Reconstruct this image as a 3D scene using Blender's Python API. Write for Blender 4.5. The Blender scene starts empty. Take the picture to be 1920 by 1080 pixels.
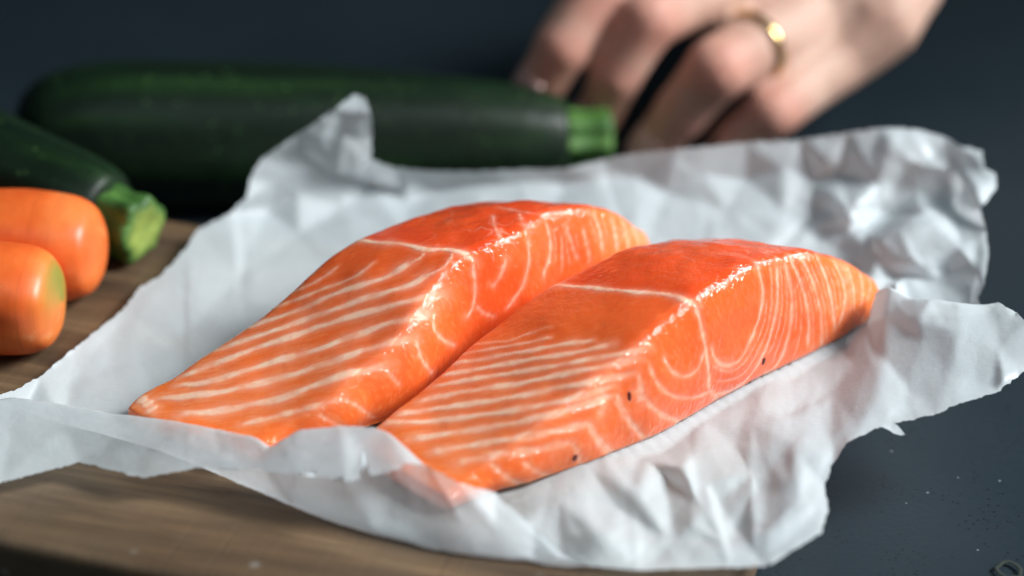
import bpy, bmesh, math, random
import numpy as np
from mathutils import Vector, Matrix, noise
from mathutils.geometry import delaunay_2d_cdt
random.seed(7); rng = np.random.default_rng(7)
sc = bpy.context.scene
COL = sc.collection

# ------------------------------------------------------------------ camera
TH = math.radians(30); DIST = 0.50; FPX = 960/math.tan(math.radians(13))
CAM = np.array([0, -DIST*math.cos(TH), DIST*math.sin(TH)])
FW = np.array([0, math.cos(TH), -math.sin(TH)])
UP = np.array([0, math.sin(TH), math.cos(TH)])
RT = np.array([1., 0, 0])
cd = bpy.data.cameras.new('camera'); cam = bpy.data.objects.new('camera', cd); COL.objects.link(cam)
cam.location = CAM; cam.rotation_euler = (math.pi/2-TH, 0, 0)
cd.sensor_width = 23.09; cd.lens = 50.0; cd.clip_start = .01; cd.clip_end = 60
cd.dof.use_dof = True; cd.dof.focus_distance = 0.452; cd.dof.aperture_fstop = 3.5
sc.camera = cam

# ------------------------------------------------------------------ light
w = bpy.data.worlds.new('World'); sc.world = w; w.use_nodes = True
bg = w.node_tree.nodes['Background']; bg.inputs[0].default_value = (.42, .66, .80, 1); bg.inputs[1].default_value = .045
def area(name, loc, target, size, sizey, power, col):
    l = bpy.data.lights.new(name, 'AREA'); l.shape = 'RECTANGLE'; l.size = size; l.size_y = sizey
    l.energy = power; l.color = col
    o = bpy.data.objects.new(name, l); COL.objects.link(o); o.location = loc
    o.rotation_euler = (Vector(target)-Vector(loc)).to_track_quat('-Z', 'Y').to_euler()
    return o
kl = area('window_light', (.80, -.05, .62), (.045, -.055, 0), .30, .46, 2.35, (.955, .985, 1)); kl.data.spread = math.radians(52)
area('room_fill_light', (-.15, -.75, 1.35), (0, -.03, 0), 1.0, .8, 3.4, (.74, .90, 1))
sc.view_settings.view_transform = 'Standard'; sc.view_settings.look = 'None'
sc.view_settings.gamma = 1; sc.view_settings.use_curve_mapping = False
sc.view_settings.exposure = 0
sc.render.engine = 'CYCLES'
sc.cycles.use_denoising = True
sc.cycles.max_bounces = 10; sc.cycles.transmission_bounces = 8; sc.cycles.transparent_max_bounces = 12
sc.cycles.sample_clamp_indirect = 8

# ------------------------------------------------------------------ helpers
def P(px, py, z=0.):
    """photo pixel + height (mm) -> world point (m)"""
    z = z/1000
    d = FW + RT*(px-960)/FPX - UP*(py-540)/FPX
    return CAM + d*((z-CAM[2])/d[2])
def Q(p):
    v = np.asarray(p) - CAM; wd = v@FW
    return np.stack([960+FPX*(v@RT)/wd, 540-FPX*(v@UP)/wd], -1)
def fbm(p, s, oct=3):
    return noise.fractal(Vector(p)*s, 1.0, 2.0, oct)
def tag(o, label, cat, group=None):
    o['label'] = label; o['category'] = cat
    if group: o['group'] = group
    return o
def meshobj(name, verts, faces, mat, parent=None, smooth=True):
    me = bpy.data.meshes.new(name); me.from_pydata([tuple(v) for v in verts], [], faces); me.update()
    if smooth: me.polygons.foreach_set('use_smooth', [True]*len(me.polygons))
    me.materials.append(mat)
    o = bpy.data.objects.new(name, me); COL.objects.link(o)
    if parent: o.parent = parent
    return o
def bmobj(name, bm, mat, parent=None, smooth=True):
    me = bpy.data.meshes.new(name); bm.to_mesh(me); bm.free()
    if smooth: me.polygons.foreach_set('use_smooth', [True]*len(me.polygons))
    me.materials.append(mat)
    o = bpy.data.objects.new(name, me); COL.objects.link(o)
    if parent: o.parent = parent
    return o
def empty(name, loc=(0, 0, 0)):
    o = bpy.data.objects.new(name, None); COL.objects.link(o); o.location = loc; o.empty_display_size = .01
    return o
def fattr(o, name, vals):
    a = o.data.attributes.new(name, 'FLOAT', 'POINT'); a.data.foreach_set('value', np.asarray(vals, dtype=np.float32))

class NT:
    """tiny node-tree writer"""
    def __init__(s, name):
        s.m = bpy.data.materials.new(name); s.m.use_nodes = True; s.t = s.m.node_tree
        s.t.nodes.clear(); s.out = s.n('ShaderNodeOutputMaterial')
    def n(s, kind, **kw):
        nd = s.t.nodes.new(kind)
        for k, v in kw.items(): setattr(nd, k, v)
        return nd
    def put(s, nd, key, v):
        i = nd.inputs[key]
        if isinstance(v, bpy.types.NodeSocket): s.t.links.new(v, i)
        else:
            if i.type == 'RGBA' and len(v) == 3: v = (*v, 1)
            i.default_value = v
    def mk(s, kind, ins, out=0, **kw):
        nd = s.n(kind, **kw)
        for k, v in ins.items(): s.put(nd, k, v)
        return nd.outputs[out]
    def attr(s, name): return s.n('ShaderNodeAttribute', attribute_name=name).outputs['Fac']
    def obj(s): return s.n('ShaderNodeTexCoord').outputs['Object']
    def mapping(s, vec, scale, rot=(0, 0, 0)): return s.mk('ShaderNodeMapping', {'Vector': vec, 'Scale': scale, 'Rotation': rot})
    def noise(s, vec, scale, detail=3, rough=.5, dist=0.):
        return s.mk('ShaderNodeTexNoise', {'Vector': vec, 'Scale': scale, 'Detail': detail, 'Roughness': rough, 'Distortion': dist})
    def vor(s, vec, scale, feature='F1'): return s.mk('ShaderNodeTexVoronoi', {'Vector': vec, 'Scale': scale}, feature=feature)
    def ramp(s, f, stops):
        r = s.n('ShaderNodeValToRGB'); e = r.color_ramp.elements
        while len(e) < len(stops): e.new(.5)
        for el, (p, c) in zip(e, stops):
            el.position = p; el.color = (*c, 1) if len(c) == 3 else c
        s.put(r, 0, f); return r.outputs[0]
    def rng(s, f, a, b, c=0., d=1.): return s.mk('ShaderNodeMapRange', {0: f, 1: a, 2: b, 3: c, 4: d})
    def math(s, op, a, b=0., c=None):
        nd = s.n('ShaderNodeMath', operation=op); s.put(nd, 0, a); s.put(nd, 1, b)
        if c is not None: s.put(nd, 2, c)
        return nd.outputs[0]
    def mix(s, f, a, b, mode='MIX'):
        nd = s.n('ShaderNodeMix', data_type='RGBA', blend_type=mode)
        s.put(nd, 0, f); s.put(nd, 6, a); s.put(nd, 7, b); return nd.outputs[2]
    def bump(s, h, strength, dist, normal=None):
        ins = {'Height': h, 'Strength': strength, 'Distance': dist}
        if normal: ins['Normal'] = normal
        return s.mk('ShaderNodeBump', ins)
    def prin(s, **kw):
        b = s.n('ShaderNodeBsdfPrincipled')
        for k, v in kw.items(): s.put(b, k.replace('_', ' '), v)
        return b.outputs[0]
    def end(s, sh): s.t.links.new(sh, s.out.inputs[0]); return s.m

# ------------------------------------------------------------------ materials
def mat_counter():
    t = NT('dark_stone_counter'); o = t.obj()
    big = t.noise(o, 9, 4); v = t.vor(o, 640); sp = t.noise(o, 60, 2)
    col = t.ramp(big, [(.3, (.011, .0185, .0245)), (.7, (.017, .0265, .034))])
    dots = t.math('MULTIPLY', t.rng(v, .16, .24, 1, 0), t.rng(sp, .44, .54))
    col = t.mix(t.math('MULTIPLY', dots, .75), col, (.004, .006, .008))
    v2 = t.vor(t.mapping(o, (1, 1, 1), (.3, .2, .8)), 130)
    col = t.mix(t.rng(v2, .028, .045, .8, 0), col, (.16, .18, .19))
    rough = t.rng(t.noise(o, 25, 4), .3, .7, .34, .50)
    return t.end(t.prin(Base_Color=col, Roughness=rough, Specular_IOR_Level=.22, Normal=t.bump(t.noise(o, 700, 2), .12, .0006)))
def mat_wood():
    t = NT('oiled_board_wood'); o = t.obj()
    m = t.mapping(o, (5, 46, 20)); g = t.noise(m, 1.6, 6, .6, .8)
    f = t.noise(t.mapping(o, (14, 420, 120)), 1.4, 4, .6)
    col = t.ramp(g, [(.34, (.040, .024, .013)), (.5, (.122, .074, .038)), (.66, (.225, .145, .078))])
    col = t.mix(t.rng(f, .42, .7, 0, .55), col, (.075, .045, .026))
    st = t.noise(o, 16, 5, .6); col = t.mix(t.rng(st, .52, .72, 0, .6), col, (.085, .066, .045))
    k = t.noise(t.mapping(o, (700, 16, 10), (0, 0, .35)), 1, 2); col = t.mix(t.rng(k, .68, .74, 0, .7), col, (.035, .022, .014))
    pal = t.vor(o, 75); col = t.mix(t.rng(pal, .05, .12, .5, 0), col, (.32, .31, .28))
    h = t.math('ADD', f, t.math('MULTIPLY', k, -.6))
    return t.end(t.prin(Base_Color=col, Roughness=t.rng(g, .3, .7, .62, .48), Normal=t.bump(h, .3, .0008)))
def mat_paper():
    t = NT('greaseproof_paper'); o = t.obj()
    fib = t.noise(t.mapping(o, (260, 900, 500), (0, 0, .5)), 1, 4, .65); cl = t.noise(o, 45, 4)
    col = t.ramp(cl, [(.3, (.77, .855, .885)), (.7, (.84, .91, .935))])
    col = t.mix(t.rng(fib, .35, .7, 0, .18), col, (.90, .93, .94))
    fine = t.noise(o, 420, 3, .6)
    nb = t.bump(t.math('ADD', t.math('MULTIPLY', fib, .6), fine), .22, .0005)
    body = t.prin(Base_Color=col, Roughness=t.rng(cl, .3, .7, .36, .52), Normal=nb, Specular_IOR_Level=.45)
    tr = t.mk('ShaderNodeBsdfTranslucent', {'Color': (.88, .93, .95), 'Normal': nb})
    a = t.mk('ShaderNodeMixShader', {0: .46, 1: body, 2: tr})
    tp = t.mk('ShaderNodeBsdfTransparent', {'Color': (.95, .97, .97)})
    fac = t.math('ADD', t.rng(t.noise(o, 30, 3), .35, .7, .04, .13), t.math('MULTIPLY', t.attr('wet'), t.rng(t.noise(o, 120, 4), .35, .65, .16, .50)))
    return t.end(t.mk('ShaderNodeMixShader', {0: fac, 1: a, 2: tp}))
def mat_salmon():
    t = NT('raw_salmon_flesh'); o = t.obj()
    fat = t.attr('fat'); red = t.attr('red'); vein = t.attr('vein')
    gr = t.noise(t.mapping(o, (520, 520, 900), (.2, .3, .7)), 1, 3, .6); cl = t.noise(o, 90, 4, .55)
    col = t.mix(red, (.87, .195, .041), (.73, .068, .014))
    col = t.mix(t.rng(cl, .35, .7, 0, .22), col, (.85, .16, .03))
    str_ = t.noise(t.mapping(o, (180, 1900, 600), (0, 0, -1.05)), 1, 3, .6)
    col = t.mix(t.math('MULTIPLY', t.rng(str_, .50, .75, 0, .5), t.math('SUBTRACT', 1., red)), col, (.90, .40, .17))
    f2 = t.math('MULTIPLY', fat, t.rng(gr, .25, .6, .62, .92))
    col = t.mix(f2, col, (.92, .64, .47))
    col = t.mix(t.math('MULTIPLY', vein, .85), col, (.86, .33, .22))
    h = t.math('ADD', t.math('MULTIPLY', t.noise(o, 200, 2, .5), .30), t.math('MULTIPLY', fat, .22))
    nb = t.bump(h, .30, .0010)
    fine = t.noise(t.mapping(o, (1150, 1150, 520)), 1, 2, .55)
    mid = t.noise(t.mapping(o, (620, 620, 330)), 1, 2, .5)
    nm = t.bump(t.math('ADD', mid, t.math('MULTIPLY', fat, -.55)), .5, .0012, nb)
    nc = t.bump(fine, .50, .0007, nm); nb2 = t.bump(mid, .07, .0008, nb)
    return t.end(t.prin(Base_Color=col, Roughness=t.rng(cl, .3, .7, .20, .30), Normal=nb2, Specular_IOR_Level=.08,
        Subsurface_Weight=.55, Subsurface_Radius=(1., .38, .14), Subsurface_Scale=.005, Coat_Weight=.85, Coat_Roughness=.06, Coat_Normal=nc))
def mat_plain(name, col, rough=.5, **kw):
    t = NT(name); o = t.obj(); n = t.noise(o, 120, 3)
    c = t.mix(t.rng(n, .3, .7, 0, .35), col, tuple(x*.7 for x in col))
    return t.end(t.prin(Base_Color=c, Roughness=rough, **kw))
def mat_zucchini():
    t = NT('zucchini_skin'); o = t.obj()
    s = t.noise(t.mapping(o, (150, 150, 9)), 1, 4, .6); sp = t.vor(o, 330); m = t.noise(o, 60, 3)
    col = t.ramp(s, [(.3, (.0016, .0066, .0028)), (.55, (.0034, .0125, .0046)), (.75, (.011, .034, .008))])
    col = t.mix(t.math('MULTIPLY', t.rng(sp, .10, .2, 1, 0), t.rng(m, .42, .56, 0, .8)), col, (.05, .11, .03))
    col = t.mix(t.rng(t.noise(o, 28, 4), .5, .66, 0, .5), col, (.008, .029, .007))
    return t.end(t.prin(Base_Color=col, Roughness=.46, Specular_IOR_Level=.3, Normal=t.bump(t.noise(o, 240, 3), .3, .0008)))
def mat_stem():
    t = NT('zucchini_stem'); o = t.obj(); a = t.attr('tip')
    s = t.noise(t.mapping(o, (260, 260, 60)), 1, 4, .6)
    col = t.ramp(s, [(.3, (.020, .065, .012)), (.55, (.055, .15, .026)), (.75, (.15, .29, .06))])
    col = t.mix(t.math('MULTIPLY', a, t.rng(s, .3, .6, .5, 1.)), col, (.27, .34, .07))
    return t.end(t.prin(Base_Color=col, Roughness=.55, Normal=t.bump(s, .5, .001), Subsurface_Weight=.1, Subsurface_Scale=.002, Subsurface_Radius=(.6, 1, .3)))
def mat_carrot():
    t = NT('carrot_skin'); o = t.obj(); a = t.attr('green')
    s = t.noise(t.mapping(o, (60, 60, 380)), 1, 4, .6); c = t.noise(o, 55, 4); pal = t.noise(o, 130, 4, .6)
    col = t.ramp(c, [(.36, (.70, .095, .014)), (.5, (.80, .145, .025)), (.64, (.88, .215, .05))])
    col = t.mix(t.rng(s, .55, .72, 0, .25), col, (.66, .115, .018))
    col = t.mix(t.rng(pal, .58, .70, 0, .5), col, (.90, .42, .18))
    gro = t.noise(t.mapping(o, (45, 45, 900)), 1, 2, .5); col = t.mix(t.rng(gro, .56, .78, 0, .3), col, (.50, .085, .012))
    col = t.mix(t.math('MULTIPLY', a, t.rng(c, .3, .6, .6, 1.)), col, (.26, .24, .035))
    return t.end(t.prin(Base_Color=col, Roughness=.42, Normal=t.bump(s, .14, .0008), Subsurface_Weight=.15, Subsurface_Scale=.003, Subsurface_Radius=(1, .4, .1)))
def mat_skin():
    t = NT('human_skin'); o = t.obj(); k = t.attr('knuckle')
    n = t.noise(o, 70, 4); f = t.vor(o, 900)
    col = t.ramp(n, [(.36, (.49, .295, .225)), (.64, (.64, .42, .33))])
    col = t.mix(t.math('MULTIPLY', k, .6), col, (.60, .24, .18))
    return t.end(t.prin(Base_Color=col, Roughness=.58, Specular_IOR_Level=.3, Normal=t.bump(f, .2, .0003), Subsurface_Weight=.25, Subsurface_Scale=.004, Subsurface_Radius=(1, .35, .2)))
M = dict(counter=mat_counter(), wood=mat_wood(), paper=mat_paper(), salmon=mat_salmon(), zuc=mat_zucchini(), stem=mat_stem(),
         carrot=mat_carrot(), skin=mat_skin(), nail=mat_plain('fingernail', (.66, .38, .34), .28),
         gold=mat_plain('polished_gold', (.86, .62, .25), .16, Metallic=1.), blood=mat_plain('dark_blood', (.12, .016, .010), .3),
         fishskin=mat_plain('silver_fish_skin', (.30, .31, .31), .32, Metallic=.5), memb=mat_plain('white_membrane', (.86, .55, .50), .30, Subsurface_Weight=.2, Subsurface_Scale=.001),
         grey=mat_plain('grey_rubber', (.014, .021, .016), .9))

# ------------------------------------------------------------------ setting
ZC = -.018
bm = bmesh.new(); bmesh.ops.create_grid(bm, x_segments=4, y_segments=4, size=3)
for v in bm.verts: v.co.z = ZC; v.co.y += 1.2
ct = bmobj('countertop', bm, M['counter'], smooth=False); ct['kind'] = 'structure'

def cutting_board():
    rz = math.radians(-17)
    bm = bmesh.new(); bmesh.ops.create_cube(bm, size=1)
    L, Wd, T = .44, .128, .0175
    bmesh.ops.scale(bm, vec=(L, Wd, T), verts=bm.verts)
    bmesh.ops.bevel(bm, geom=[e for e in bm.edges], offset=.0035, segments=4, profile=.6, affect='EDGES')
    o = bmobj('cutting_board', bm, M['wood'])
    # front edge runs through photo pixel (0,1015), right edge through (1385,1070)
    dx = Vector((math.cos(rz), math.sin(rz), 0)); dy = Vector((-math.sin(rz), math.cos(rz), 0))
    p0 = Vector(P(0, 1015)); p1 = Vector(P(1385, 1072))
    c = p0+dx*((p1-p0).dot(dx)); c.z = 0
    R = Matrix.Rotation(rz, 4, 'Z')
    o.matrix_world = Matrix.Translation(c) @ R @ Matrix.Translation((-L/2, Wd/2, -T/2))
    tag(o, 'worn brown wooden cutting board under the white paper and carrots', 'cutting board')
cutting_board()

# ------------------------------------------------------------------ salmon
def resample(pts, n, smooth=3):
    pts = np.asarray(pts, float); d = np.r_[0, np.cumsum(np.linalg.norm(np.diff(pts[:, :2], axis=0), axis=1))]
    s = np.linspace(0, d[-1], n)
    out = np.stack([np.interp(s, d, pts[:, k]) for k in range(pts.shape[1])], 1)
    k = int(n*smooth/100); ker = np.hanning(2*k+3)[1:-1]; ker /= ker.sum()
    pad = np.pad(out, ((k, k), (0, 0)), 'reflect', reflect_type='odd')
    return np.stack([np.convolve(pad[:, j], ker, 'valid') for j in range(out.shape[1])], 1)
def lineset(items, sx, ox, oy):
    return [([(x/sx+ox, y/sx+oy) for x, y in pts], wd, it) for pts, wd, it in items]

def fillet(name, label, Rp, Lp, lines, veil, seam_u, spots, zb=.0013):
    """Rp, Lp: (x, y, h) world points along the right / left cut edge"""
    NU, NF, NTOP, NL, NB = 330, 72, 112, 22, 24
    R = resample(Rp, NU); L = resample(Lp, NU)
    rings = []; info = []
    for i in range(NU):
        r, l = R[i], L[i]; u = i/(NU-1)
        n = np.array([r[0]-l[0], r[1]-l[1]]); n /= np.linalg.norm(n)
        prof = []; LN = .0026*min(1, r[2]/.02)
        for k in range(NF):                      # right cut face, slightly bulged
            q = k/NF; z = zb+(r[2]*1.03-zb)*q; b = .0014*math.sin(math.pi*q)-LN*q**2.5
            prof.append((r[0]+n[0]*b, r[1]+n[1]*b, z))
        for k in range(NTOP):
            q = k/NTOP; q2 = q; z = (r[2]+(l[2]-r[2])*q)*1.03+.0009*4*q*(1-q)*min(1, r[2]/.015)
            prof.append((r[0]-n[0]*LN*(1-q)+(l[0]-r[0])*q, r[1]-n[1]*LN*(1-q)+(l[1]-r[1])*q, z))
        for k in range(NL):
            q = k/NL; prof.append((l[0], l[1], l[2]+(zb-l[2])*q))
        for k in range(NB):
            q = k/NB; prof.append((l[0]+(r[0]-l[0])*q, l[1]+(r[1]-l[1])*q, zb))
        rings.append(prof)
    rings = np.array(rings); NV = rings.shape[1]
    def caps(ring, m=7):
        c = ring.mean(0); return [c+(ring-c)*(1-k/m) for k in range(1, m)]
    G = np.array(list(reversed(caps(rings[0])))+list(rings)+caps(rings[-1]))
    NUU = len(G)
    for it in range(14):                          # rounds every edge of the piece
        A = (np.roll(G, 1, 1)+np.roll(G, -1, 1)+2*G)/4
        if it == 0:
            wt = np.zeros(NV); wt[8:NF+NTOP+NL-4] = 1; wt = np.convolve(np.r_[wt[-6:], wt, wt[:6]], np.ones(13)/13, 'valid')[None, :, None]
            for _ in range(38): A = A+(np.roll(A, 1, 1)+np.roll(A, -1, 1)-2*A)/4*wt
        B = A.copy(); B[1:-1] = (A[:-2]+A[2:]+2*A[1:-1])/4; G = B
    V = G.reshape(-1, 3)
    faces = []
    for i in range(NUU-1):
        for j in range(NV):
            a = i*NV+j; b = i*NV+(j+1) % NV; faces.append((a, a+NV, b+NV, b))
    for i, flip in ((0, False), (NUU-1, True)):
        f = [i*NV+j for j in range(NV)]; faces.append(tuple(f if not flip else f[::-1]))
    root = empty(name, tuple(P(*Q(V.mean(0)))*0)); tag(root, label, 'salmon', 'raw salmon portions on the paper')
    o = meshobj('flesh', V, faces, M['salmon'], root)
    me = o.data
    N = np.zeros(len(V)*3); me.vertices.foreach_get('normal', N); N = N.reshape(-1, 3)
    # uneven surface
    disp = np.array([.0006*fbm(p, 60, 2)+.00007*fbm(p, 240, 2) for p in V])
    rough = np.clip((np.repeat(np.arange(NUU), NV)/NUU-.5)/.1, 0, 1)*np.clip((V[:, 2]-.008)/.006, 0, 1)
    disp += rough*np.array([.00032*fbm(p+np.array([.5, .2, 0]), 150, 2) for p in V])
    top = (V[:, 2] > zb+.0008); disp *= top
    V = V+N*disp[:, None]
    px = Q(V); vis = ((V-CAM)*N).sum(1) < 0
    iv = np.where(vis)[0]
    # white lines traced on the surface
    wob = np.array([(fbm(p, 260, 2), fbm(p+np.array([.3, .7, .1]), 260, 2), fbm(p+np.array([.9, .2, .5]), 260, 2)) for p in V])*.00022
    VW = V+wob
    fat = np.zeros(len(V)); vein = np.zeros(len(V)); seam = []
    U = np.repeat(np.clip((np.arange(NUU)-6)/(NU-1), 0, 1), NV); jj = np.tile(np.arange(NV), NUU)
    for pts, wd, inten in lines:
        pts = np.array(pts, float); d = np.r_[0, np.cumsum(np.linalg.norm(np.diff(pts, axis=0), axis=1))]
        m = max(3, int(d[-1]/7)); s = np.linspace(0, d[-1], m)
        pp = np.stack([np.interp(s, d, pts[:, 0]), np.interp(s, d, pts[:, 1])], 1)
        k = 2
        jt = np.array([(noise.fractal(Vector((q[0]*.035, q[1]*.035, 1)), 1, 2, 3), noise.fractal(Vector((q[0]*.035, q[1]*.035, 7)), 1, 2, 3)) for q in pp]); pp = pp+jt*(4.5 if inten == 1. else 1.5)
        if m > 6: pp[2:-2] = (pp[:-4]+pp[1:-3]+pp[2:-2]+pp[3:-1]+pp[4:])/5
        W3 = np.array([V[iv[np.argmin(((px[iv]-q)**2).sum(1))]] for q in pp])
        if len(W3) > 6: W3[2:-2] = (W3[:-4]+W3[1:-3]+W3[2:-2]+W3[3:-1]+W3[4:])/5
        if inten == 1.:
            for q in pp:
                k = iv[np.argmin(((px[iv]-q)**2).sum(1))]; seam.append(((jj[k]-NF)/NTOP, U[k]))
        lo, hi = W3.min(0)-.003, W3.max(0)+.003
        idx = np.where(((VW > lo) & (VW < hi)).all(1))[0]
        if not len(idx): continue
        best = np.full(len(idx), 1.); bt = np.zeros(len(idx)); X = VW[idx]
        for a in range(len(W3)-1):
            ab = W3[a+1]-W3[a]; L2 = ab@ab+1e-12
            tt = np.clip(((X-W3[a])@ab)/L2, 0, 1)
            dd = np.linalg.norm(X-W3[a]-tt[:, None]*ab, axis=1)
            b = dd < best; best[b] = dd[b]; bt[b] = (a+tt[b])/(len(W3)-1)
        hw = wd*(.00050 if len(W3) > 30 else .00038)*(1+.45*np.sin(bt*23+len(pts)*3+wd*40)*.5)
        endf = np.clip(np.minimum(bt, 1-bt)/.06+.35, 0, 1)
        mk = np.clip(1.5-best/hw*.85, 0, 1); vary = np.array([.88+.6*noise.fractal(Vector((b_*9+wd*13, len(W3)*.37, pts[0][0]*.01)), 1, 2, 2) for b_ in bt]).clip(.6, 1.05)
        mk = mk*mk*(3-2*mk)*inten*endf*vary
        halo = .30*inten*np.exp(-(best/(hw*2.6))**2)
        fat[idx] = np.maximum(fat[idx], np.maximum(mk, halo))
    q = np.clip((jj-NF)/NTOP, 0, 1); istop = (jj >= NF) & (jj < NF+NTOP)
    seam.sort(); su = np.interp(q, [x for x, _ in seam], np.convolve(np.pad([y for _, y in seam], 2, 'edge'), np.ones(5)/5, 'valid'))
    red = np.clip(.18+.55*np.clip((U-su+.42)/.40, 0, 1), 0, 1)
    red = np.where(istop, red+(1-red)*np.clip((U-su)/.012, 0, 1), red)
    fq = np.clip(jj/NF, 0, 1)
    facered = np.clip(.34+.42*np.exp(-((U-.60)/.24)**2), 0, 1)
    red = np.where(jj < NF, facered*(1-fq**6)+red*fq**6*.8, red)
    late = np.clip((U-.80)/.15, 0, 1); red = red*(1-.8*late)
    # pale mottled veins on the red loin
    vn = np.array([abs(fbm(p, 150, 3)) for p in V])
    vein = np.clip(1-vn/.075, 0, 1)*np.clip(np.array([fbm(p+np.array([1.1, 0, 0]), 60, 2) for p in V])*1.8+.15, 0, 1)
    vein = vein*np.where(istop, np.clip((U-su)/.06, 0, 1), 0)*veil
    V = V+N*np.where(jj < NF, -fat*.00016, fat*.00010)[:, None]
    me.vertices.foreach_set('co', V.ravel()); me.update()
    fattr(o, 'fat', np.clip(np.where(jj < NF, fat*(.72+.2*late), fat), 0, 1)); fattr(o, 'red', red); fattr(o, 'vein', vein)
    # silver skin underneath, a thin sheet following the outline
    bot = [tuple(G[i+6][0]*np.array([1, 1, 0])+np.array([0, 0, .0011])) for i in range(0, NU, 6)]
    lef = [tuple(G[i+6][NF+NTOP+NL-1]*np.array([1, 1, 0])+np.array([0, 0, .0011])) for i in range(0, NU, 6)]
    n = len(bot); vs = bot+lef; vs += [(x, y, .0016) for x, y, z in vs]
    fs = []
    for i in range(n-1):
        fs += [(i, n+i, n+i+1, i+1), (2*n+i, 2*n+i+1, 3*n+i+1, 3*n+i), (i, i+1, 2*n+i+1, 2*n+i), (n+i, 3*n+i, 3*n+i+1, n+i+1)]
    meshobj('skin', vs, fs, M['fishskin'], root)
    # small dark blood spots on the cut face
    for (sx, sy, rx, ry) in spots:
        k = iv[np.argmin(((px[iv]-(sx, sy))**2).sum(1))]; c, nn = Vector(V[k]), Vector(N[k])
        b = bmesh.new(); bmesh.ops.create_icosphere(b, subdivisions=2, radius=1)
        for v in b.verts:
            v.co += Vector((fbm(v.co, 2, 2), fbm(v.co+Vector((3, 1, 2)), 2, 2), 0))*.25
        bmesh.ops.scale(b, vec=(rx, ry, .00025), verts=b.verts)
        mw = Matrix.Translation(c) @ nn.to_track_quat('Z', 'Y').to_matrix().to_4x4()
        bmesh.ops.transform(b, matrix=mw, verts=b.verts)
        bmobj('blood_spot', b, M['blood'], root)
    return root, V, G, px, iv, N

def ridge_pts(l):                    # (px, py, h mm) of a top edge -> (x, y, h)
    out = []
    for x, y, h in l:
        p = P(x, y, h); out.append((p[0], p[1], h/1000))
    return out
def base_pts(l):
    out = []
    for x, y, h in l:
        p = P(x, y, 1); out.append((p[0], p[1], h/1000))
    return out

S1R = ridge_pts([(462, 854, 4.5), (494, 832, 5.5), (535, 803, 7), (593, 777, 9), (644, 744, 11.5), (686, 703, 14), (723, 679, 16), (774, 633, 19.5), (806, 587, 22.5),
                 (834, 545, 24.5), (877, 493, 27.5), (947, 463, 28.5), (990, 447, 28.5), (1043, 407, 28.5), (1113, 397, 26.5), (1180, 410, 20), (1222, 445, 11)])
S1L = ridge_pts([(228, 768, 5), (255, 738, 6), (290, 720, 7), (330, 703, 8), (400, 650, 10.5), (500, 580, 14.5), (560, 530, 18), (600, 490, 20.5), (660, 455, 22.5),
                 (750, 412, 23.5), (820, 393, 23), (900, 386, 21), (985, 390, 15), (1050, 400, 8)])
S2R = base_pts([(828, 962, 5), (868, 948, 6), (915, 930, 7.5), (1000, 905, 11.5), (1100, 876, 16.5), (1215, 833, 23.5), (1317, 780, 28), (1408, 727, 28.5), (1509, 678, 26.5), (1581, 640, 20), (1622, 608, 13), (1646, 590, 9)])
S2L = ridge_pts([(662, 838, 4.5), (690, 810, 5.5), (720, 783, 7), (760, 745, 8.5), (830, 690, 11.5), (880, 640, 14.5), (940, 595, 17), (1010, 545, 20), (1090, 500, 22.5),
                 (1150, 472, 23.5), (1250, 452, 22), (1330, 458, 17), (1400, 470, 11), (1450, 485, 6)])

s1 = lineset([
    ([(940, 300), (880, 345), (790, 390), (725, 415)], .9, .55),
    ([(1080, 285), (1010, 345), (900, 385), (720, 455), (660, 475)], 1.0, .75),
    ([(1230, 285), (1150, 340), (960, 400), (750, 490), (550, 558)], 1.2, .9),
    ([(1300, 330), (1250, 375), (1050, 430), (800, 520), (600, 585), (410, 652)], 1.3, .95),
    ([(1370, 410), (1200, 450), (1000, 500), (700, 600), (500, 670), (290, 755)], 1.3, .95),
    ([(1320, 485), (1150, 530), (850, 640), (600, 712), (400, 775), (280, 784)], 1.3, .95),
    ([(1250, 590), (1100, 620), (850, 710), (600, 782), (400, 822), (190, 838)], 1.3, .95),
    ([(1150, 700), (930, 750), (700, 840), (450, 888), (290, 902)], 1.4, .95),
    ([(970, 830), (840, 870), (700, 905), (540, 945)], 1.3, .8),
    ([(110, 825), (150, 850), (185, 890)], 2.6, .9),
    ([(990, 195), (1100, 205), (1200, 212), (1290, 235), (1430, 240), (1500, 280)], 1.0, 1.),
    ([(1290, 235), (1270, 270), (1230, 290)], .8, .7), ([(1400, 250), (1390, 300), (1290, 340)], .8, .8)], 2.16, 200, 360)
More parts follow.
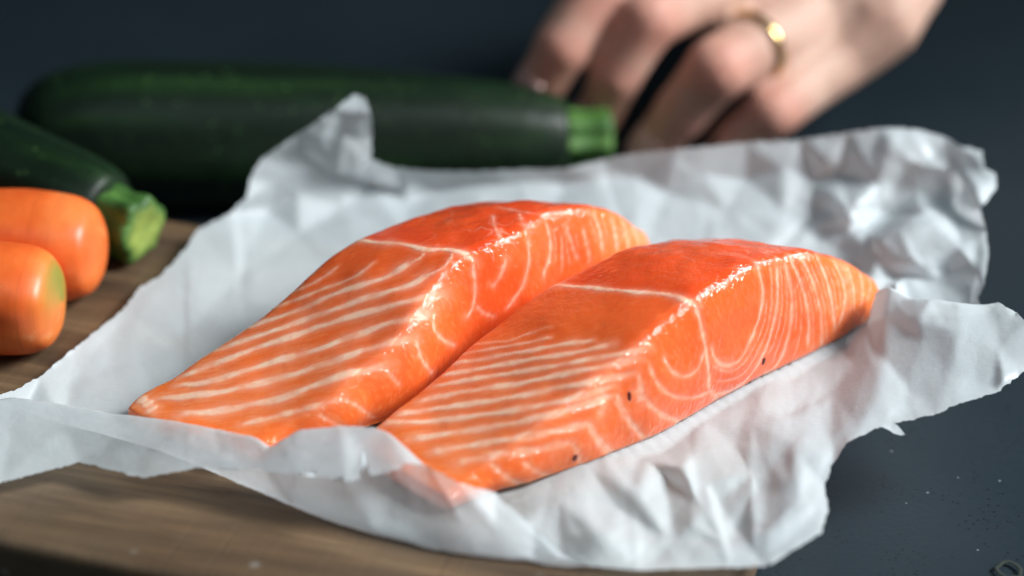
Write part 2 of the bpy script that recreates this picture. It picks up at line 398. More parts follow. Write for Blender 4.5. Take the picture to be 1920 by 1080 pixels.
s1 += lineset([
    ([(860, 390), (875, 470), (870, 560), (875, 640), (855, 692), (820, 706)], .9, .85),
    ([(878, 640), (920, 688), (980, 705)], .8, .75),
    ([(1050, 370), (1030, 450), (995, 540), (960, 520)], 1.0, .7),
    ([(1170, 270), (1182, 380), (1160, 480), (1110, 590), (1050, 660)], .9, .9),
    ([(1270, 170), (1300, 250), (1300, 360), (1260, 470)], .9, .85),
    ([(1360, 250), (1365, 340), (1360, 450)], .6, .6), ([(1390, 190), (1415, 300), (1455, 380)], .7, .75),
    ([(1480, 200), (1505, 300), (1520, 390)], .8, .8), ([(1540, 120), (1585, 220), (1590, 330)], .9, .9),
    ([(1640, 150), (1670, 240), (1672, 320)], .9, .85), ([(1700, 160), (1735, 240), (1735, 320)], .8, .85), ([(1755, 180), (1790, 260), (1790, 300)], .8, .8),
    ([(1800, 210), (1825, 260), (1830, 290)], .7, .7),
    ([(640, 680), (635, 760), (660, 820), (720, 852), (765, 865)], .9, .8),
    ([(545, 810), (560, 920), (590, 980), (640, 1020)], .9, .8), ([(380, 990), (415, 1040), (450, 1090)], .9, .75),
    ([(970, 130), (990, 200), (1010, 260)], .7, .5), ([(1120, 120), (1145, 210), (1165, 270)], .8, .6), ([(1000, 85), (1180, 120), (1350, 150)], .8, .45)], 3, 600, 360)
s1 += lineset([([(960, 830), (1020, 870), (1085, 915)], .9, .8), ([(860, 900), (910, 930), (960, 955)], .9, .7)], 2.16, 200, 360)
s2 = lineset([
    ([(780, 240), (850, 240), (1000, 255), (1100, 262), (1220, 272), (1290, 290), (1380, 320)], .9, 1.),
    ([(470, 470), (650, 455), (700, 430), (790, 398)], .7, .5), ([(430, 508), (600, 482), (700, 463), (800, 440)], .8, .7),
    ([(400, 548), (560, 520), (700, 497), (830, 470), (960, 455)], .9, .8), ([(360, 592), (520, 562), (700, 532), (900, 500), (1040, 470)], 1.0, .9),
    ([(320, 640), (480, 605), (700, 575), (900, 537), (1080, 505), (1175, 485)], 1.05, .9), ([(270, 692), (450, 655), (700, 618), (900, 575), (1000, 555), (1150, 520)], 1.1, .95),
    ([(190, 742), (400, 713), (650, 676), (850, 635), (1000, 605), (1130, 580)], 1.15, .95), ([(130, 775), (350, 768), (600, 735), (850, 690), (1000, 640), (1060, 622)], 1.15, .95),
    ([(250, 838), (500, 802), (700, 770), (900, 712), (1045, 668)], 1.2, .95), ([(330, 890), (500, 860), (700, 828), (850, 798), (960, 775)], 1.2, .9),
    ([(430, 930), (600, 895), (750, 880), (880, 850)], 1.3, .8),
    ([(940, 775), (1000, 860), (1065, 925)], 1.0, .85), ([(1055, 660), (1100, 770), (1175, 850)], 1.0, .85), ([(1130, 585), (1160, 690), (1230, 750), (1300, 772)], 1.2, .9),
    ([(1140, 640), (1150, 690)], 2.2, .9), ([(1010, 690), (980, 750)], 2.0, .6),
    ([(560, 930), (620, 985), (690, 1025)], 1.1, .8), ([(690, 930), (750, 970), (810, 995)], 1.0, .7), ([(880, 850), (910, 900), (915, 950)], 1.2, .7)], 2.077, 650, 420)
s2 += lineset([
    ([(425, 400), (450, 470), (462, 560), (475, 640), (480, 745)], .9, .9), ([(480, 740), (430, 760), (360, 765), (300, 740), (262, 690), (245, 620)], .8, .75),
    ([(480, 735), (510, 765), (530, 780)], 1.4, .7), ([(300, 600), (320, 650), (370, 690), (420, 670), (455, 620), (465, 540)], .7, .7),
    ([(660, 230), (690, 330), (682, 420), (650, 520), (600, 620), (555, 648), (495, 620), (485, 560)], .7, .75),
    ([(740, 240), (747, 340), (735, 470), (700, 570), (640, 680), (560, 742), (490, 750)], .75, .8),
    ([(770, 225), (800, 330), (800, 450), (780, 560), (740, 640), (680, 690)], .75, .75), ([(790, 205), (845, 330), (868, 450), (865, 560)], .8, .85),
    ([(830, 200), (890, 320), (915, 430), (918, 570)], .8, .85), ([(895, 205), (948, 330), (962, 430), (966, 500)], .85, .9),
    ([(965, 225), (1005, 310), (1008, 400), (985, 475)], .8, .85), ([(1015, 250), (1045, 330), (1040, 420)], .75, .8), ([(1062, 270), (1082, 330), (1070, 400)], .7, .75), ([(1095, 285), (1108, 330), (1095, 380)], .6, .6),
    ([(120, 770), (160, 860), (230, 925)], .9, .6), ([(10, 870), (60, 960), (120, 1015)], 1., .8)], 2.077, 1100, 380)
def between(a, b, f, wd, it):
    def rs(p):
        p = np.array(p, float); d = np.r_[0, np.cumsum(np.linalg.norm(np.diff(p, axis=0), axis=1))]; q = np.linspace(0, d[-1], 9)
        return np.stack([np.interp(q, d, p[:, 0]), np.interp(q, d, p[:, 1])], 1)
    A, B = rs(a[0]), rs(b[0]); m = A*(1-f)+B*f
    return ([tuple(x) for x in m[random.choice([0, 1, 2]):random.choice([6, 7, 9])]], wd, it)
fine1 = [between(s1[i], s1[i+1], random.uniform(.35, .65), .45, .5) for i in (17, 18, 19, 20, 21, 22, 23)]
n2 = len(s2)-16
fine2 = [between(s2[n2+i], s2[n2+i+1], f, .45, random.uniform(.4, .65)) for i in (4, 5, 6, 7, 8, 9, 10) for f in (.35, .68)]
s1 += fine1; s2 += fine2
rA = fillet('salmon_fillet', 'raw salmon portion with wide white belly stripes, the one lying nearer the carrots', S1R, S1L, s1, 1., (.60, .60), [])
rB = fillet('salmon_fillet', 'raw salmon portion whose curved cut side shows tiny dark blood spots', S2R, S2L, s2, .8, (.62, .60),
            [(1182, 742, .0004, .0011), (1431, 677, .0005, .0010), (1078, 858, .0006, .0009)])

# ------------------------------------------------------------------ paper
ctrl = []; out = []
def c(px, py, z, a=None, b=None): ctrl.append((px if a is None else a, py if b is None else b, *P(px, py, z)))
def e(px, py, z, a=None, b=None):
    c(px, py, z, a, b); out.append((px if a is None else a, py if b is None else b))
# free edge, clockwise from the front left corner
for p in [(35, 728, 5), (75, 706, 3), (150, 645, 2.5), (230, 580, 2.5), (262, 538, 3), (300, 518, 3), (345, 470, 3.5), (370, 430, 4.5), (430, 400, 5.5), (463, 372, 8),
          (468, 335, 11), (490, 297, 15), (560, 250, 21), (630, 203, 27), (662, 177, 29), (682, 180, 29), (696, 213, 26), (697, 260, 21), (697, 300, 14), (740, 314, 11), (800, 320, 9),
          (900, 321, 8), (1000, 318, 8), (1060, 317, 8), (1130, 300, 9.5), (1190, 288, 11), (1270, 280, 12.5), (1400, 266, 14), (1500, 262, 15), (1590, 248, 18), (1650, 240, 20), (1720, 242, 20.5),
          (1770, 255, 20), (1800, 273, 19.5), (1842, 281, 19.5), (1845, 315, 18), (1868, 324, 18), (1868, 352, 16), (1838, 392, 14), (1848, 430, 12.5), (1854, 480, 10), (1846, 530, 8), (1832, 558, 6.5)]: e(*p)
e(1846, 590, 6, 1860, 590)
# right flap (folded layer in front of the back corner)
sh = 75
for p in [(1872, 566, 17), (1908, 586, 17), (1925, 605, 17), (1975, 640, 16), (1990, 668, 13), (1922, 695, 13), (1870, 735, 11), (1800, 756, 10), (1760, 776, 9), (1705, 789, 8), (1678, 795, 7.8), (1697, 815, 6.5), (1690, 817, 6.3), (1655, 802, 7.6), (1640, 804, 7.5), (1592, 830, 7)]:
    e(p[0], p[1], p[2], p[0], p[1]+sh*max(0, min(1, (860-p[1])/250)))
for p in [(1562, 870, 6), (1546, 915, 5), (1553, 960, 5), (1540, 1000, 4.5), (1490, 1030, 4), (1440, 1062, 3), (1380, 1067, 2.5), (1200, 1069, 2), (1110, 1062, 1.5)]: e(*p)
# front lip: free edge on its right part, fold on its left part
lip = [(1050, 1030, 3, 1140), (1000, 985, 5, 1160), (930, 924, 8.5, 1165), (860, 905, 11.5, 1165), (800, 872, 14, 1160)]
for x, y, z, b in lip: e(x, y, z, x, b)
flap = [(762, 868, 14.6, 1188), (725, 888, 13.2, 1200), (650, 903, 11.8, 1195), (560, 890, 10.5, 1170), (470, 880, 9, 1120), (370, 877, 7.5, 1085), (270, 896, 5.5, 1075), (150, 867, 4.5, 1000), (0, 906, 3.5, 1000), (-110, 930, 4, 980)]
for x, y, z, b in flap: e(x, y, z, x, b)
e(-120, 800, 7, -120, 850); e(-40, 752, 7, -40, 800)
for x, y, z, b in [(762, 834, 15.6, 1150), (265, 778, 9.3, 920), (150, 761, 8, 867), (730, 806, 16.6, 1140), (700, 795, 17, 1128), (640, 793, 16.5, 1110), (560, 801, 15, 1070), (470, 812, 13, 1015), (400, 800, 11.5, 985), (330, 786, 10, 950), (200, 771, 8.5, 890), (100, 752, 7.5, 845), (20, 742, 7, 810)]: c(x, y, z, x, b)
for x, y, b in [(40, 775, 775), (120, 800, 800), (200, 820, 825), (300, 850, 870), (370, 878, 895), (470, 920, 925), (620, 983, 985), (800, 1033, 1035), (545, 953, 956), (710, 1010, 1012), (900, 1047, 1049), (950, 1053, 1055), (1000, 1056, 1060), (1055, 1060, 1064)]: c(x, y, .4, x, b)
for x, y, z, b in [(560, 870, 8, 1030), (640, 890, 9, 1050), (740, 900, 9, 1080), (860, 975, 6, 1100), (930, 990, 5, 1105), (680, 845, 14, 1170), (500, 840, 11.5, 1060), (420, 850, 9.5, 1035), (300, 835, 8.5, 1000), (230, 810, 8, 950), (120, 805, 7, 920), (20, 820, 6, 900)]: c(x, y, z, x, b)
# floor
for x, y in [(130, 720), (200, 690), (230, 740), (300, 660), (300, 760), (380, 600), (420, 700), (500, 800), (450, 520), (560, 440), (600, 700), (620, 860), (700, 600), (800, 750), (800, 900), (900, 500), (900, 650), (920, 960),
             (1000, 800), (1000, 450), (1050, 950), (1100, 600), (1200, 500), (1300, 700), (1400, 550), (1500, 600), (1105, 885), (1220, 842), (1320, 790), (1410, 736), (1510, 688), (1585, 650), (1160, 960), (1250, 900), (760, 440)]: c(x, y, .6)
# raised creases on the left and back walls
for p in [(500, 395, 2.5), (560, 360, 6), (520, 345, 9), (580, 300, 13), (600, 262, 20), (640, 260, 19), (628, 330, 8), (668, 290, 15), (670, 340, 6), (700, 350, 3.5), (760, 345, 5.5), (820, 360, 2), (760, 380, 1.2), (640, 390, 1.5),
          (900, 350, 3.5), (980, 345, 4.5), (1060, 350, 3.2), (1120, 340, 4.8), (1190, 330, 5.2), (1250, 365, 2.2), (1320, 330, 6.2), (1400, 340, 4.6), (1360, 400, 1.2), (1470, 320, 8.5), (1470, 400, 2.5), (1530, 340, 6), (1520, 430, 1.2),
          (1560, 300, 12.5), (1600, 390, 9), (1592, 440, 3.8), (1605, 500, 1.5), (1640, 496, 4.5), (1585, 330, 8), (1640, 340, 11.5), (1660, 440, 9), (1655, 400, 5.5), (1700, 300, 17), (1720, 360, 9.5), (1735, 400, 12.5), (1720, 490, 7.5), (1690, 520, 3), (1780, 320, 15), (1790, 400, 7.5), (1800, 460, 10.5), (1760, 530, 3), (1800, 540, 5), (1830, 350, 17)]: c(*p)
# valley behind the right flap, then the flap itself
for x, y, z, b in [(1625, 575, 1.5, 590), (1700, 590, 2, 590), (1780, 590, 3, 590)]: c(x, y, z, x, b)
for x, y, z in [(1618, 552, 11.5), (1668, 529, 17), (1710, 552, 15.5), (1748, 545, 18), (1797, 556, 17.5), (1620, 610, 5), (1660, 600, 10), (1720, 600, 14), (1730, 640, 11.5), (1600, 680, 3.5), (1660, 680, 7), (1800, 620, 15), (1870, 650, 14.5), (1780, 700, 11), (1700, 730, 7.5), (1560, 740, 3.2), (1640, 760, 7.8), (1880, 715, 13)]:
    c(x, y, z, x, y+sh*max(0, min(1, (860-y)/250)))
for p in [(1400, 770, 1.5), (1470, 790, 4.5), (1300, 850, 2.8), (1215, 868, 1.8), (1490, 852, 6), (1380, 845, 1.5), (1280, 875, 4.5), (1420, 920, 2), (1200, 930, 3), (1320, 960, 3.8), (1500, 930, 6.5), (1140, 1010, 4), (1260, 1020, 1.5), (1440, 990, 4.8), (1370, 1010, 2.5)]: c(*p)

def build_paper():
    C2 = np.array([x[:2] for x in ctrl]); C3 = np.array([x[2:] for x in ctrl])
    _, _, tri, _, _, _ = delaunay_2d_cdt([Vector(x) for x in C2], [(len(ctrl)-1, len(ctrl)-1)][:0], [], 0, 1e-6)
    tri = [t for t in tri]
    # boundary with a slightly ragged, torn line
    B = []
    n = len(out)
    for i in range(n):
        a, b = np.array(out[i]), np.array(out[(i+1) % n]); L = np.linalg.norm(b-a); m = max(1, int(L/5))
        nn = np.array([-(b-a)[1], (b-a)[0]])/L
        for k in range(m):
            p = a+(b-a)*k/m; r = 0 if k == 0 else 2.6*noise.fractal(Vector((p[0]*.09, p[1]*.09, 3)), 1, 2, 4)+rng.normal(0, .55)
            B.append(p+nn*r)
    B = np.array(B)
    poly = [tuple(p) for p in B]
    def inside(X):
        r = np.zeros(len(X), bool); j = len(B)-1
        for i in range(len(B)):
            xi, yi = B[i]; xj, yj = B[j]
            cnd = ((yi > X[:, 1]) != (yj > X[:, 1])) & (X[:, 0] < (xj-xi)*(X[:, 1]-yi)/(yj-yi+1e-12)+xi)
            r ^= cnd; j = i
        return r
    st = 5.5
    gx, gy = np.meshgrid(np.arange(-130, 2000, st), np.arange(170, 1240, st*.866)); gx[1::2] += st/2
    X = np.stack([gx.ravel(), gy.ravel()], 1); X += rng.normal(0, .8, X.shape)
    X = X[inside(X)]
    keep = np.ones(len(X), bool)
    for i in range(0, len(B), 1):
        near = np.abs(X-B[i]).sum(1) < 4; keep &= ~near
    X = X[keep]
    allp = np.vstack([B, X]); nb = len(B)
    vs, _, fs, *_ = delaunay_2d_cdt([Vector(p) for p in allp], [], [list(range(nb))], 1, 1e-7)
    A = np.array([tuple(v) for v in vs])
    # facets of the control net
    W3 = np.zeros((len(A), 3)); done = np.zeros(len(A), bool)
    for t in tri:
        a, b, d = C2[t[0]], C2[t[1]], C2[t[2]]
        m = np.array([b-a, d-a]).T
        if abs(np.linalg.det(m)) < 1e-6: continue
        lo = np.minimum(np.minimum(a, b), d)-1; hi = np.maximum(np.maximum(a, b), d)+1
        idx = np.where(((A >= lo) & (A <= hi)).all(1) & ~done)[0]
        if not len(idx): continue
        uv = np.linalg.solve(m, (A[idx]-a).T).T
        ok = (uv[:, 0] >= -1e-6) & (uv[:, 1] >= -1e-6) & (uv.sum(1) <= 1+1e-6)
        k = idx[ok]; u = uv[ok]
        W3[k] = C3[t[0]]+(C3[t[1]]-C3[t[0]])*u[:, :1]+(C3[t[2]]-C3[t[0]])*u[:, 1:]; done[k] = True
    for k in np.where(~done)[0]:
        W3[k] = C3[np.argmin(((C2-A[k])**2).sum(1))]
    # neighbours for smoothing
    E = set()
    for f in fs:
        for i in range(len(f)):
            a, b = f[i], f[(i+1) % len(f)]; E.add((min(a, b), max(a, b)))
    E = np.array(list(E)); deg = np.bincount(E.ravel(), minlength=len(A)).astype(float)
    bnd = np.zeros(len(A), bool)
    ecount = {}
    for f in fs:
        for i in range(len(f)):
            k = (min(f[i], f[(i+1) % len(f)]), max(f[i], f[(i+1) % len(f)])); ecount[k] = ecount.get(k, 0)+1
    for (a, b), n_ in ecount.items():
        if n_ == 1: bnd[a] = bnd[b] = True
    def smooth(Y, it, lam=.5):
        for _ in range(it):
            S = np.zeros_like(Y)
            np.add.at(S, E[:, 0], Y[E[:, 1]]); np.add.at(S, E[:, 1], Y[E[:, 0]])
            Z = Y+(S/deg[:, None]-Y)*lam
            Z[bnd] = Y[bnd]; Y = Z
        return Y
    def smooth_all(Y):
        Z = Y.copy()
        for _ in range(8):
            S = np.zeros_like(Z); np.add.at(S, E[:, 0], Z[E[:, 1]]); np.add.at(S, E[:, 1], Z[E[:, 0]])
            Z = np.maximum(Y, S/deg[:, None])
        return Z
    W3 = smooth(W3, 3)
    # crumple: folded facets at three sizes, laid out on the sheet itself
    def facet(cell, seed):
        r = np.random.default_rng(seed)
        n_ = int(2300*1300/cell**2); pts = np.stack([r.uniform(-250, 2100, n_), r.uniform(80, 1320, n_)], 1)
        h = r.normal(0, 1, n_); vv, _, ff, *_ = delaunay_2d_cdt([Vector(p) for p in pts], [], [], 0, 1e-6)
        res = np.zeros(len(A))
        order = np.argsort(A[:, 0]); ax = A[order, 0]
        for t in ff:
            a, b, d = pts[t[0]], pts[t[1]], pts[t[2]]
            x0, x1 = min(a[0], b[0], d[0]), max(a[0], b[0], d[0])
            idx = order[np.searchsorted(ax, x0):np.searchsorted(ax, x1)+1]
            if not len(idx): continue
            det = (b[0]-a[0])*(d[1]-a[1])-(d[0]-a[0])*(b[1]-a[1])
            if abs(det) < 1e-9: continue
            q = A[idx]-a
            u = (q[:, 0]*(d[1]-a[1])-(d[0]-a[0])*q[:, 1])/det; v = ((b[0]-a[0])*q[:, 1]-q[:, 0]*(b[1]-a[1]))/det
            ok = (u >= -1e-9) & (v >= -1e-9) & (u+v <= 1+1e-9)
            res[idx[ok]] = h[t[0]]+(h[t[1]]-h[t[0]])*u[ok]+(h[t[2]]-h[t[0]])*v[ok]
        return res
    me = bpy.data.meshes.new('wrapping_paper'); me.from_pydata([tuple(v) for v in W3], [], [tuple(f) for f in fs]); me.update()
    N = np.zeros(len(A)*3); me.vertices.foreach_get('normal', N); N = N.reshape(-1, 3)
    # crumpled most in the back right corner, calmer on the floor and the left wing
    amp = np.full(len(A), .42)
    amp += 1.0*np.exp(-(((A[:, 0]-1720)/260)**2+((A[:, 1]-420)/190)**2))
    amp += .35*np.exp(-(((A[:, 0]-1350)/300)**2+((A[:, 1]-950)/130)**2))
    amp[A[:, 0] < 350] *= .6
    amp *= 1-.62*np.clip((A[:, 1]-740)/60, 0, 1)*np.clip((1080-A[:, 0])/120, 0, 1)
    bf = smooth_all(bnd.astype(float)[:, None]); amp *= 1-.75*np.clip(bf[:, 0]*2.2, 0, 1)
    disp = (facet(170, 3)*.0012+facet(80, 5)*.0005+facet(34, 9)*.00010)*amp
    # straight sharp creases scattered over the sheet
    rc = np.random.default_rng(21); cre = np.zeros(len(A))
    for _ in range(230):
        p = np.array([rc.uniform(-60, 1900), rc.uniform(200, 1150)]); an = rc.uniform(0, math.pi); Lc = rc.uniform(50, 260)
        dr = np.array([math.cos(an), math.sin(an)]); q = A-p; t_ = q@dr; d_ = np.abs(q@np.array([-dr[1], dr[0]])+6*np.sin(t_/37+an*5))
        wl, wr_ = rc.uniform(9, 34), Lc
        cre += rc.choice([-1, 1])*rc.uniform(.00012, .00042)*np.clip(1-d_/wl, 0, 1)*np.clip(1.4*(1-np.abs(t_)/wr_), 0, 1)
    D = smooth(np.stack([disp+cre*np.clip(amp*1.7, 0, 1.5)]*3, 1), 1)[:, 0]
    W3 = W3+N*D[:, None]
    # the sheet lies under the fish and on the board
    for (root, V, G, px, iv, NN) in (rA, rB):
        foot = G[6:-6]; Rb = foot[:, 0, :2]; Lb = foot[:, 72+112+22, :2]
        pl = np.vstack([Rb[::8], Lb[::-8]]); r = np.zeros(len(W3), bool); j = len(pl)-1
        dmin = np.full(len(W3), 9.)
        for i in range(len(pl)):
            xi, yi = pl[i]; xj, yj = pl[j]
            r ^= ((yi > W3[:, 1]) != (yj > W3[:, 1])) & (W3[:, 0] < (xj-xi)*(W3[:, 1]-yi)/(yj-yi+1e-12)+xi)
            dmin = np.minimum(dmin, np.hypot(W3[:, 0]-xi, W3[:, 1]-yi)); j = i
        cb = np.interp(A[:, 0], [0, 200, 370, 470, 620, 800, 1000, 1080, 1081], [770, 825, 890, 920, 980, 1030, 1055, 1064, 9999])
        r &= A[:, 1] < cb
        W3[r, 2] = np.minimum(W3[r, 2], .0009)
        lim = .0009+np.maximum(0, dmin-.0012)*1.0
        nearm = (~r) & (dmin < .006) & ((A[:, 1] < 760) | (A[:, 0] > 1080))
        W3[nearm, 2] = np.minimum(W3[nearm, 2], lim[nearm]+.0004)
        hug = (~r) & (dmin < .009) & ((A[:, 1] < 760) | (A[:, 0] > 1080))
        W3[hug, 2] = np.maximum(W3[hug, 2], .0008+.0011*np.exp(-(dmin[hug]/.0035)**2))
    W3[:, 2] = np.maximum(W3[:, 2], .0003)
    me.vertices.foreach_set('co', W3.ravel()); me.update()
    me.polygons.foreach_set('use_smooth', [True]*len(me.polygons))
    me.materials.append(M['paper'])
    o = bpy.data.objects.new('wrapping_paper', me); COL.objects.link(o)
    # where the fish touches, its fat has soaked the sheet
    dd = np.full(len(W3), 9.)
    for tup in (rA, rB):
        S = tup[2].reshape(-1, 3)[::37]
        for k in range(0, len(W3), 2000):
            dd[k:k+2000] = np.minimum(dd[k:k+2000], np.sqrt(((W3[k:k+2000, None]-S[None])**2).sum(2)).min(1))
    front = np.clip((A[:, 1]-860)/60, 0, 1)*np.clip((1050-A[:, 0])/80, 0, 1)
    fattr(o, 'wet', np.exp(-(dd/(.006+.008*front))**2)*(.25+1.05*front))
    tag(o, 'crumpled white greaseproof paper spread open under two salmon portions', 'paper')
build_paper()

# ------------------------------------------------------------------ vegetables
def lathe(name, prof, segs, mat, parent, lobes=0, lobe_amp=0., wob=0., seed=0, attr=None):
    """prof: (z, r) along local Z; lobes make ribs round it"""
    V = []; F = []; at = []
    for i, (z, r) in enumerate(prof):
        for k in range(segs):
            a = 2*math.pi*k/segs
            la = lobe_amp(i/(len(prof)-1)) if callable(lobe_amp) else lobe_amp
            rr = r*(1+la*math.cos(lobes*a+.3*math.sin(3*a+seed)))
            rr *= 1+wob*noise.fractal(Vector((math.cos(a), math.sin(a), z*40+seed)), 1, 2, 3)
            V.append((rr*math.cos(a), rr*math.sin(a), z)); at.append(attr(i/(len(prof)-1), a) if attr else 0)
    n = len(prof)
    for i in range(n-1):
        for k in range(segs):
            F.append((i*segs+k, i*segs+(k+1) % segs, (i+1)*segs+(k+1) % segs, (i+1)*segs+k))
    F.append(tuple(range(segs))[::-1]); F.append(tuple((n-1)*segs+k for k in range(segs)))
    o = meshobj(name, V, F, mat, parent)
    if attr: pass
    return o, at
def spl(pts, n):
    pts = np.array(pts, float); s = np.linspace(0, len(pts)-1, n); k = np.arange(len(pts))
    z = np.interp(s, k, pts[:, 0]); r = np.interp(s, k, pts[:, 1])
    for _ in range(3*n//len(pts)//2):
        z[1:-1] = (z[:-2]+2*z[1:-1]+z[2:])/4; r[1:-1] = (r[:-2]+2*r[1:-1]+r[2:])/4
    return list(zip(z, r))
def along(o, A, B):
    A, B = Vector(A), Vector(B)
    o.location = A; o.rotation_euler = (B-A).to_track_quat('Z', 'Y').to_euler()

def zucchini(A, B, rb, rn, rs, stem_len, label, seed):
    L = (Vector(B)-Vector(A)).length
    root = empty('zucchini'); tag(root, label, 'zucchini', 'zucchinis beside the paper')
    body = spl([(0, .0005), (.0015, rb*.45), (.007, rb*.80), (.02, rb*.97), (L*.25, rb), (L*.5, rb*.97), (L*.72, rb*.86), (L*.9, (rb+2*rn)/3), (L*.97, rn*1.03), (L, rn*.9), (L+.0006, rn*.6)], 70)
    lathe('body', body, 64, M['zuc'], root, 8, .012, .015, seed)
    st = spl([(L-.003, rs*1.02), (L+.001, rs*1.04), (L+stem_len*.5, rs*.93), (L+stem_len*.85, rs*1.03), (L+stem_len, rs*.98), (L+stem_len+.0006, rs*.72), (L+stem_len-.0004, rs*.3), (L+stem_len-.0004, .0003)], 40)
    o, at = lathe('stem', st, 72, M['stem'], root, 6, lambda t: .085 if t < .75 else .05, .17, seed+3, lambda t, a: max(0, min(1, (t-.62)/.15)))
    fattr(o, 'tip', at)
    along(root, A, B)
def wp(px, py, z): return tuple(P(px, py, z))
zucchini(wp(24, 252, 1.5), wp(1060, 258, -4), .0195, .0118, .0074, .0115, 'whole dark green zucchini on the dark counter, stem end at the fingertips', 1)
zucchini(wp(-330, 205, 16), wp(205, 405, 9.5), .0155, .0105, .0078, .010, 'dark green zucchini beside the carrots with pale cut stem end', 5)

def carrot(A, B, r, label, green, seed):
    r *= .97
    L = (Vector(B)-Vector(A)).length
    prof = spl([(0, r*.80), (L*.4, r*.93), (L*.75, r*1.0), (L*.9, r*.97), (L*.965, r*.82), (L*.99, r*.58), (L, r*.30), (L+.0004, r*.15), (L+.0004, .0003)], 80)
    root, at = lathe('carrot', prof, 64, M['carrot'], None, 5, .014, .05, seed, lambda t, a: green*max(0, min(1, (t-.42)/.2))*(.55+.45*math.cos(a-1.2)))
    fattr(root, 'green', at); along(root, A, B)
    tag(root, label, 'carrot', 'carrots on the cutting board')
carrot(wp(-380, 440, 12.4), wp(192, 470, 12.2), .0128, 'thick orange carrot lying next to the zucchini stem, clean rounded end', .0, 2)
carrot(wp(-420, 540, 12.2), wp(113, 566, 12.0), .0126, 'orange carrot with greenish crown, lying on the bare board next to the paper', 1., 9)

def scrap_ring():
    bm = bmesh.new(); NS, cs = 40, 8; R0, r0 = .0024, .00045; rows = []
    for i in range(NS):
        a = 2*math.pi*i/NS; k = 1+.25*noise.noise(Vector((math.cos(a), math.sin(a), 0))*1.7)
        rows.append([bm.verts.new(((R0*k+r0*math.cos(b))*math.cos(a), (R0*k+r0*math.cos(b))*math.sin(a), r0*.3*math.sin(b))) for b in [2*math.pi*j/cs for j in range(cs)]])
    for i in range(NS):
        for j in range(cs): bm.faces.new((rows[i][j], rows[(i+1) % NS][j], rows[(i+1) % NS][(j+1) % cs], rows[i][(j+1) % cs]))
    o = bmobj('vegetable_scrap', bm, M['grey']); p = P(1893, 1068, -17.2); o.location = p
    tag(o, 'tiny dull green ring-shaped scrap lying on the dark counter', 'scrap')
scrap_ring()

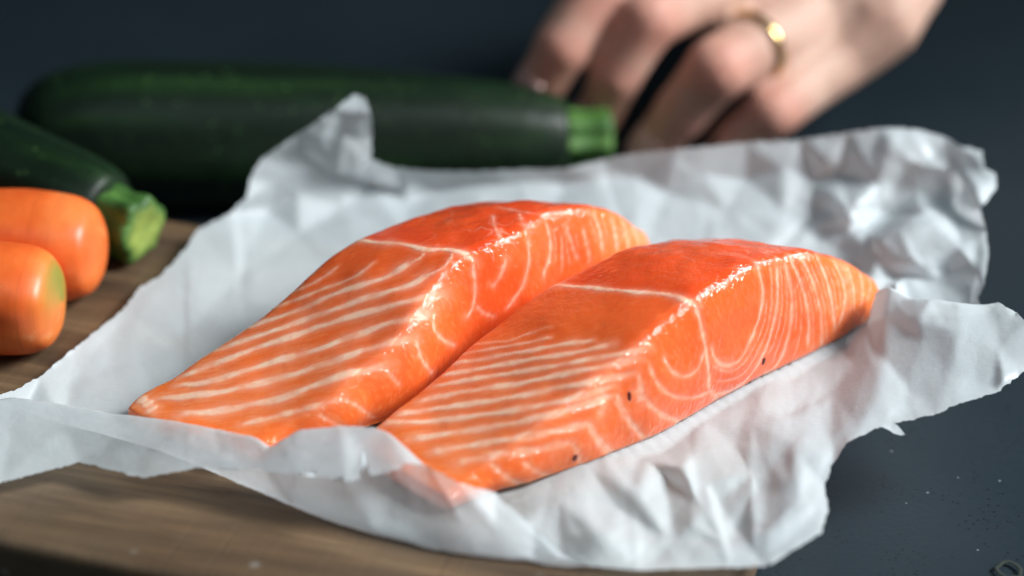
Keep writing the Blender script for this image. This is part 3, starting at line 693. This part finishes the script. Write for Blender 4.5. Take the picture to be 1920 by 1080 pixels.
# ------------------------------------------------------------------ hand
def hand():
    fingers = {
        'index':  [((1330, -150, 50), 12.5), ((1290, -120, 50), 11), ((1120, -20, 46), 8.4), ((1054, 85, 33), 8.0), ((1014, 160, 21), 7.2)],
        'middle': [((1500, -90, 44), 13), ((1400, -60, 43), 11), ((1214, 32, 40), 8.9), ((1154, 138, 25), 7.6), ((1122, 214, 12), 6.9)],
        'ring':   [((1600, -15, 36), 12.5), ((1530, 20, 32), 11), ((1345, 128, 28), 8.9), ((1276, 210, 14), 7.6), ((1232, 266, 4), 6.9)],
        'pinky':  [((1650, 40, 30), 11.5), ((1575, 104, 22), 10.0), ((1445, 206, 14.5), 8.2), ((1380, 262, 5), 7.0), ((1350, 290, -3), 6.3)],
        'thumb':  [((1560, -280, 40), 14), ((1380, -300, 25), 11), ((1250, -240, 12), 9.5), ((1150, -160, 4), 8)],
    }
    J = {k: [(np.array(P(p[0], p[1], p[2]-15)), r*1.0/1000) for p, r in v] for k, v in fingers.items()}
    wrist = np.array(P(1740, -230, 37)); elbow = wrist+np.array([.16, .17, .05])
    bm = bmesh.new()
    def ball(c_, r):
        bmesh.ops.create_icosphere(bm, subdivisions=2, radius=r, matrix=Matrix.Translation(Vector(c_)))
    def chain(a, ra, b, rb, pinch=0):
        n = max(2, int(np.linalg.norm(b-a)/.0022))
        for k in range(n+1):
            t = k/n; ball(a+(b-a)*t, (ra+(rb-ra)*t)*(1-pinch*math.sin(math.pi*t)))
    for k, v in J.items():
        for i in range(len(v)-1): chain(v[i][0], v[i][1], v[i+1][0], v[i+1][1], .05 if i else 0)
    for k in ('index', 'middle', 'ring', 'pinky'):
        chain(J[k][0][0], J[k][0][1], wrist, .0195)
    ks = ['index', 'middle', 'ring', 'pinky']
    for a, b in zip(ks, ks[1:]):
        chain(J[a][0][0], .0115, J[b][0][0], .0115)
        for t in (.3, .6): chain(J[a][0][0]*(1-t)+wrist*t, .0145, J[b][0][0]*(1-t)+wrist*t, .0145)
    chain(J['thumb'][0][0], .014, wrist, .02)
    chain(wrist, .021, elbow, .033)
    o = bmobj('person', bm, M['skin'])
    m = o.modifiers.new('remesh', 'REMESH'); m.mode = 'VOXEL'; m.voxel_size = .0011; m.use_smooth_shade = True
    s = o.modifiers.new('smooth', 'SMOOTH'); s.factor = .5; s.iterations = 9
    dg = bpy.context.evaluated_depsgraph_get(); ev = o.evaluated_get(dg); me = bpy.data.meshes.new_from_object(ev)
    o.modifiers.clear(); old = o.data; o.data = me; bpy.data.meshes.remove(old)
    if not me.materials: me.materials.append(M['skin'])
    me.polygons.foreach_set('use_smooth', [True]*len(me.polygons))
    V = np.zeros(len(me.vertices)*3); me.vertices.foreach_get('co', V); V = V.reshape(-1, 3)
    kn = np.zeros(len(V))
    for k in ks:
        for i, s_ in ((2, .0095), (3, .008), (4, .008)):
            kn = np.maximum(kn, np.exp(-(np.linalg.norm(V-J[k][i][0]-np.array([0, -.004, 0]), axis=1)/s_)**4*.6))
    fattr(o, 'knuckle', kn)
    tag(o, 'bare hand with curled fingers reaching down to the zucchini stem', 'person')
    # nails
    for k in ('index', 'middle', 'ring', 'pinky'):
        d, t = J[k][-2][0], J[k][-1][0]; r = J[k][-1][1]
        ax = (t-d)/np.linalg.norm(t-d); pr = J[k][-3][0]
        dorsal = (d-pr)/np.linalg.norm(d-pr); dorsal = np.array([-.42, -.40, .25])-ax*(np.array([-.42, -.40, .25])@ax); dorsal /= np.linalg.norm(dorsal)
        side = np.cross(ax, dorsal)
        b = bmesh.new(); bmesh.ops.create_grid(b, x_segments=8, y_segments=8, size=1)
        for v in b.verts:
            x, y = v.co.x, v.co.y; a = x*.75; rr = r*(1.03-.06*y*y)
            q = t+ax*(y*r*.72+r*.15)+side*(math.sin(a)*rr)+dorsal*(math.cos(a)*rr)
            v.co = Vector(q)
        bmesh.ops.solidify(b, geom=b.faces[:], thickness=.0005)
        bmobj('fingernail', b, M['nail'], o)
    # gold ring on the ring finger
    a, b_ = J['ring'][1][0], J['ring'][2][0]; ax = (b_-a)/np.linalg.norm(b_-a)
    cpos = a+(b_-a)*.64; rr = .0097
    bm = bmesh.new(); NS = 64; cs = 10
    ring = []
    for i in range(NS):
        A_ = 2*math.pi*i/NS; row = []
        for j in range(cs):
            B_ = 2*math.pi*j/cs; row.append(bm.verts.new(((rr+.0006*math.cos(B_))*math.cos(A_), (rr+.0006*math.cos(B_))*math.sin(A_), .0011*math.sin(B_))))
        ring.append(row)
    for i in range(NS):
        for j in range(cs):
            bm.faces.new((ring[i][j], ring[(i+1) % NS][j], ring[(i+1) % NS][(j+1) % cs], ring[i][(j+1) % cs]))
    g = bmobj('ring', bm, M['gold']); g.location = cpos; g.rotation_euler = Vector(ax).to_track_quat('Z', 'Y').to_euler()
    tag(g, 'plain polished gold ring worn on the hand\'s ring finger', 'ring')
hand()
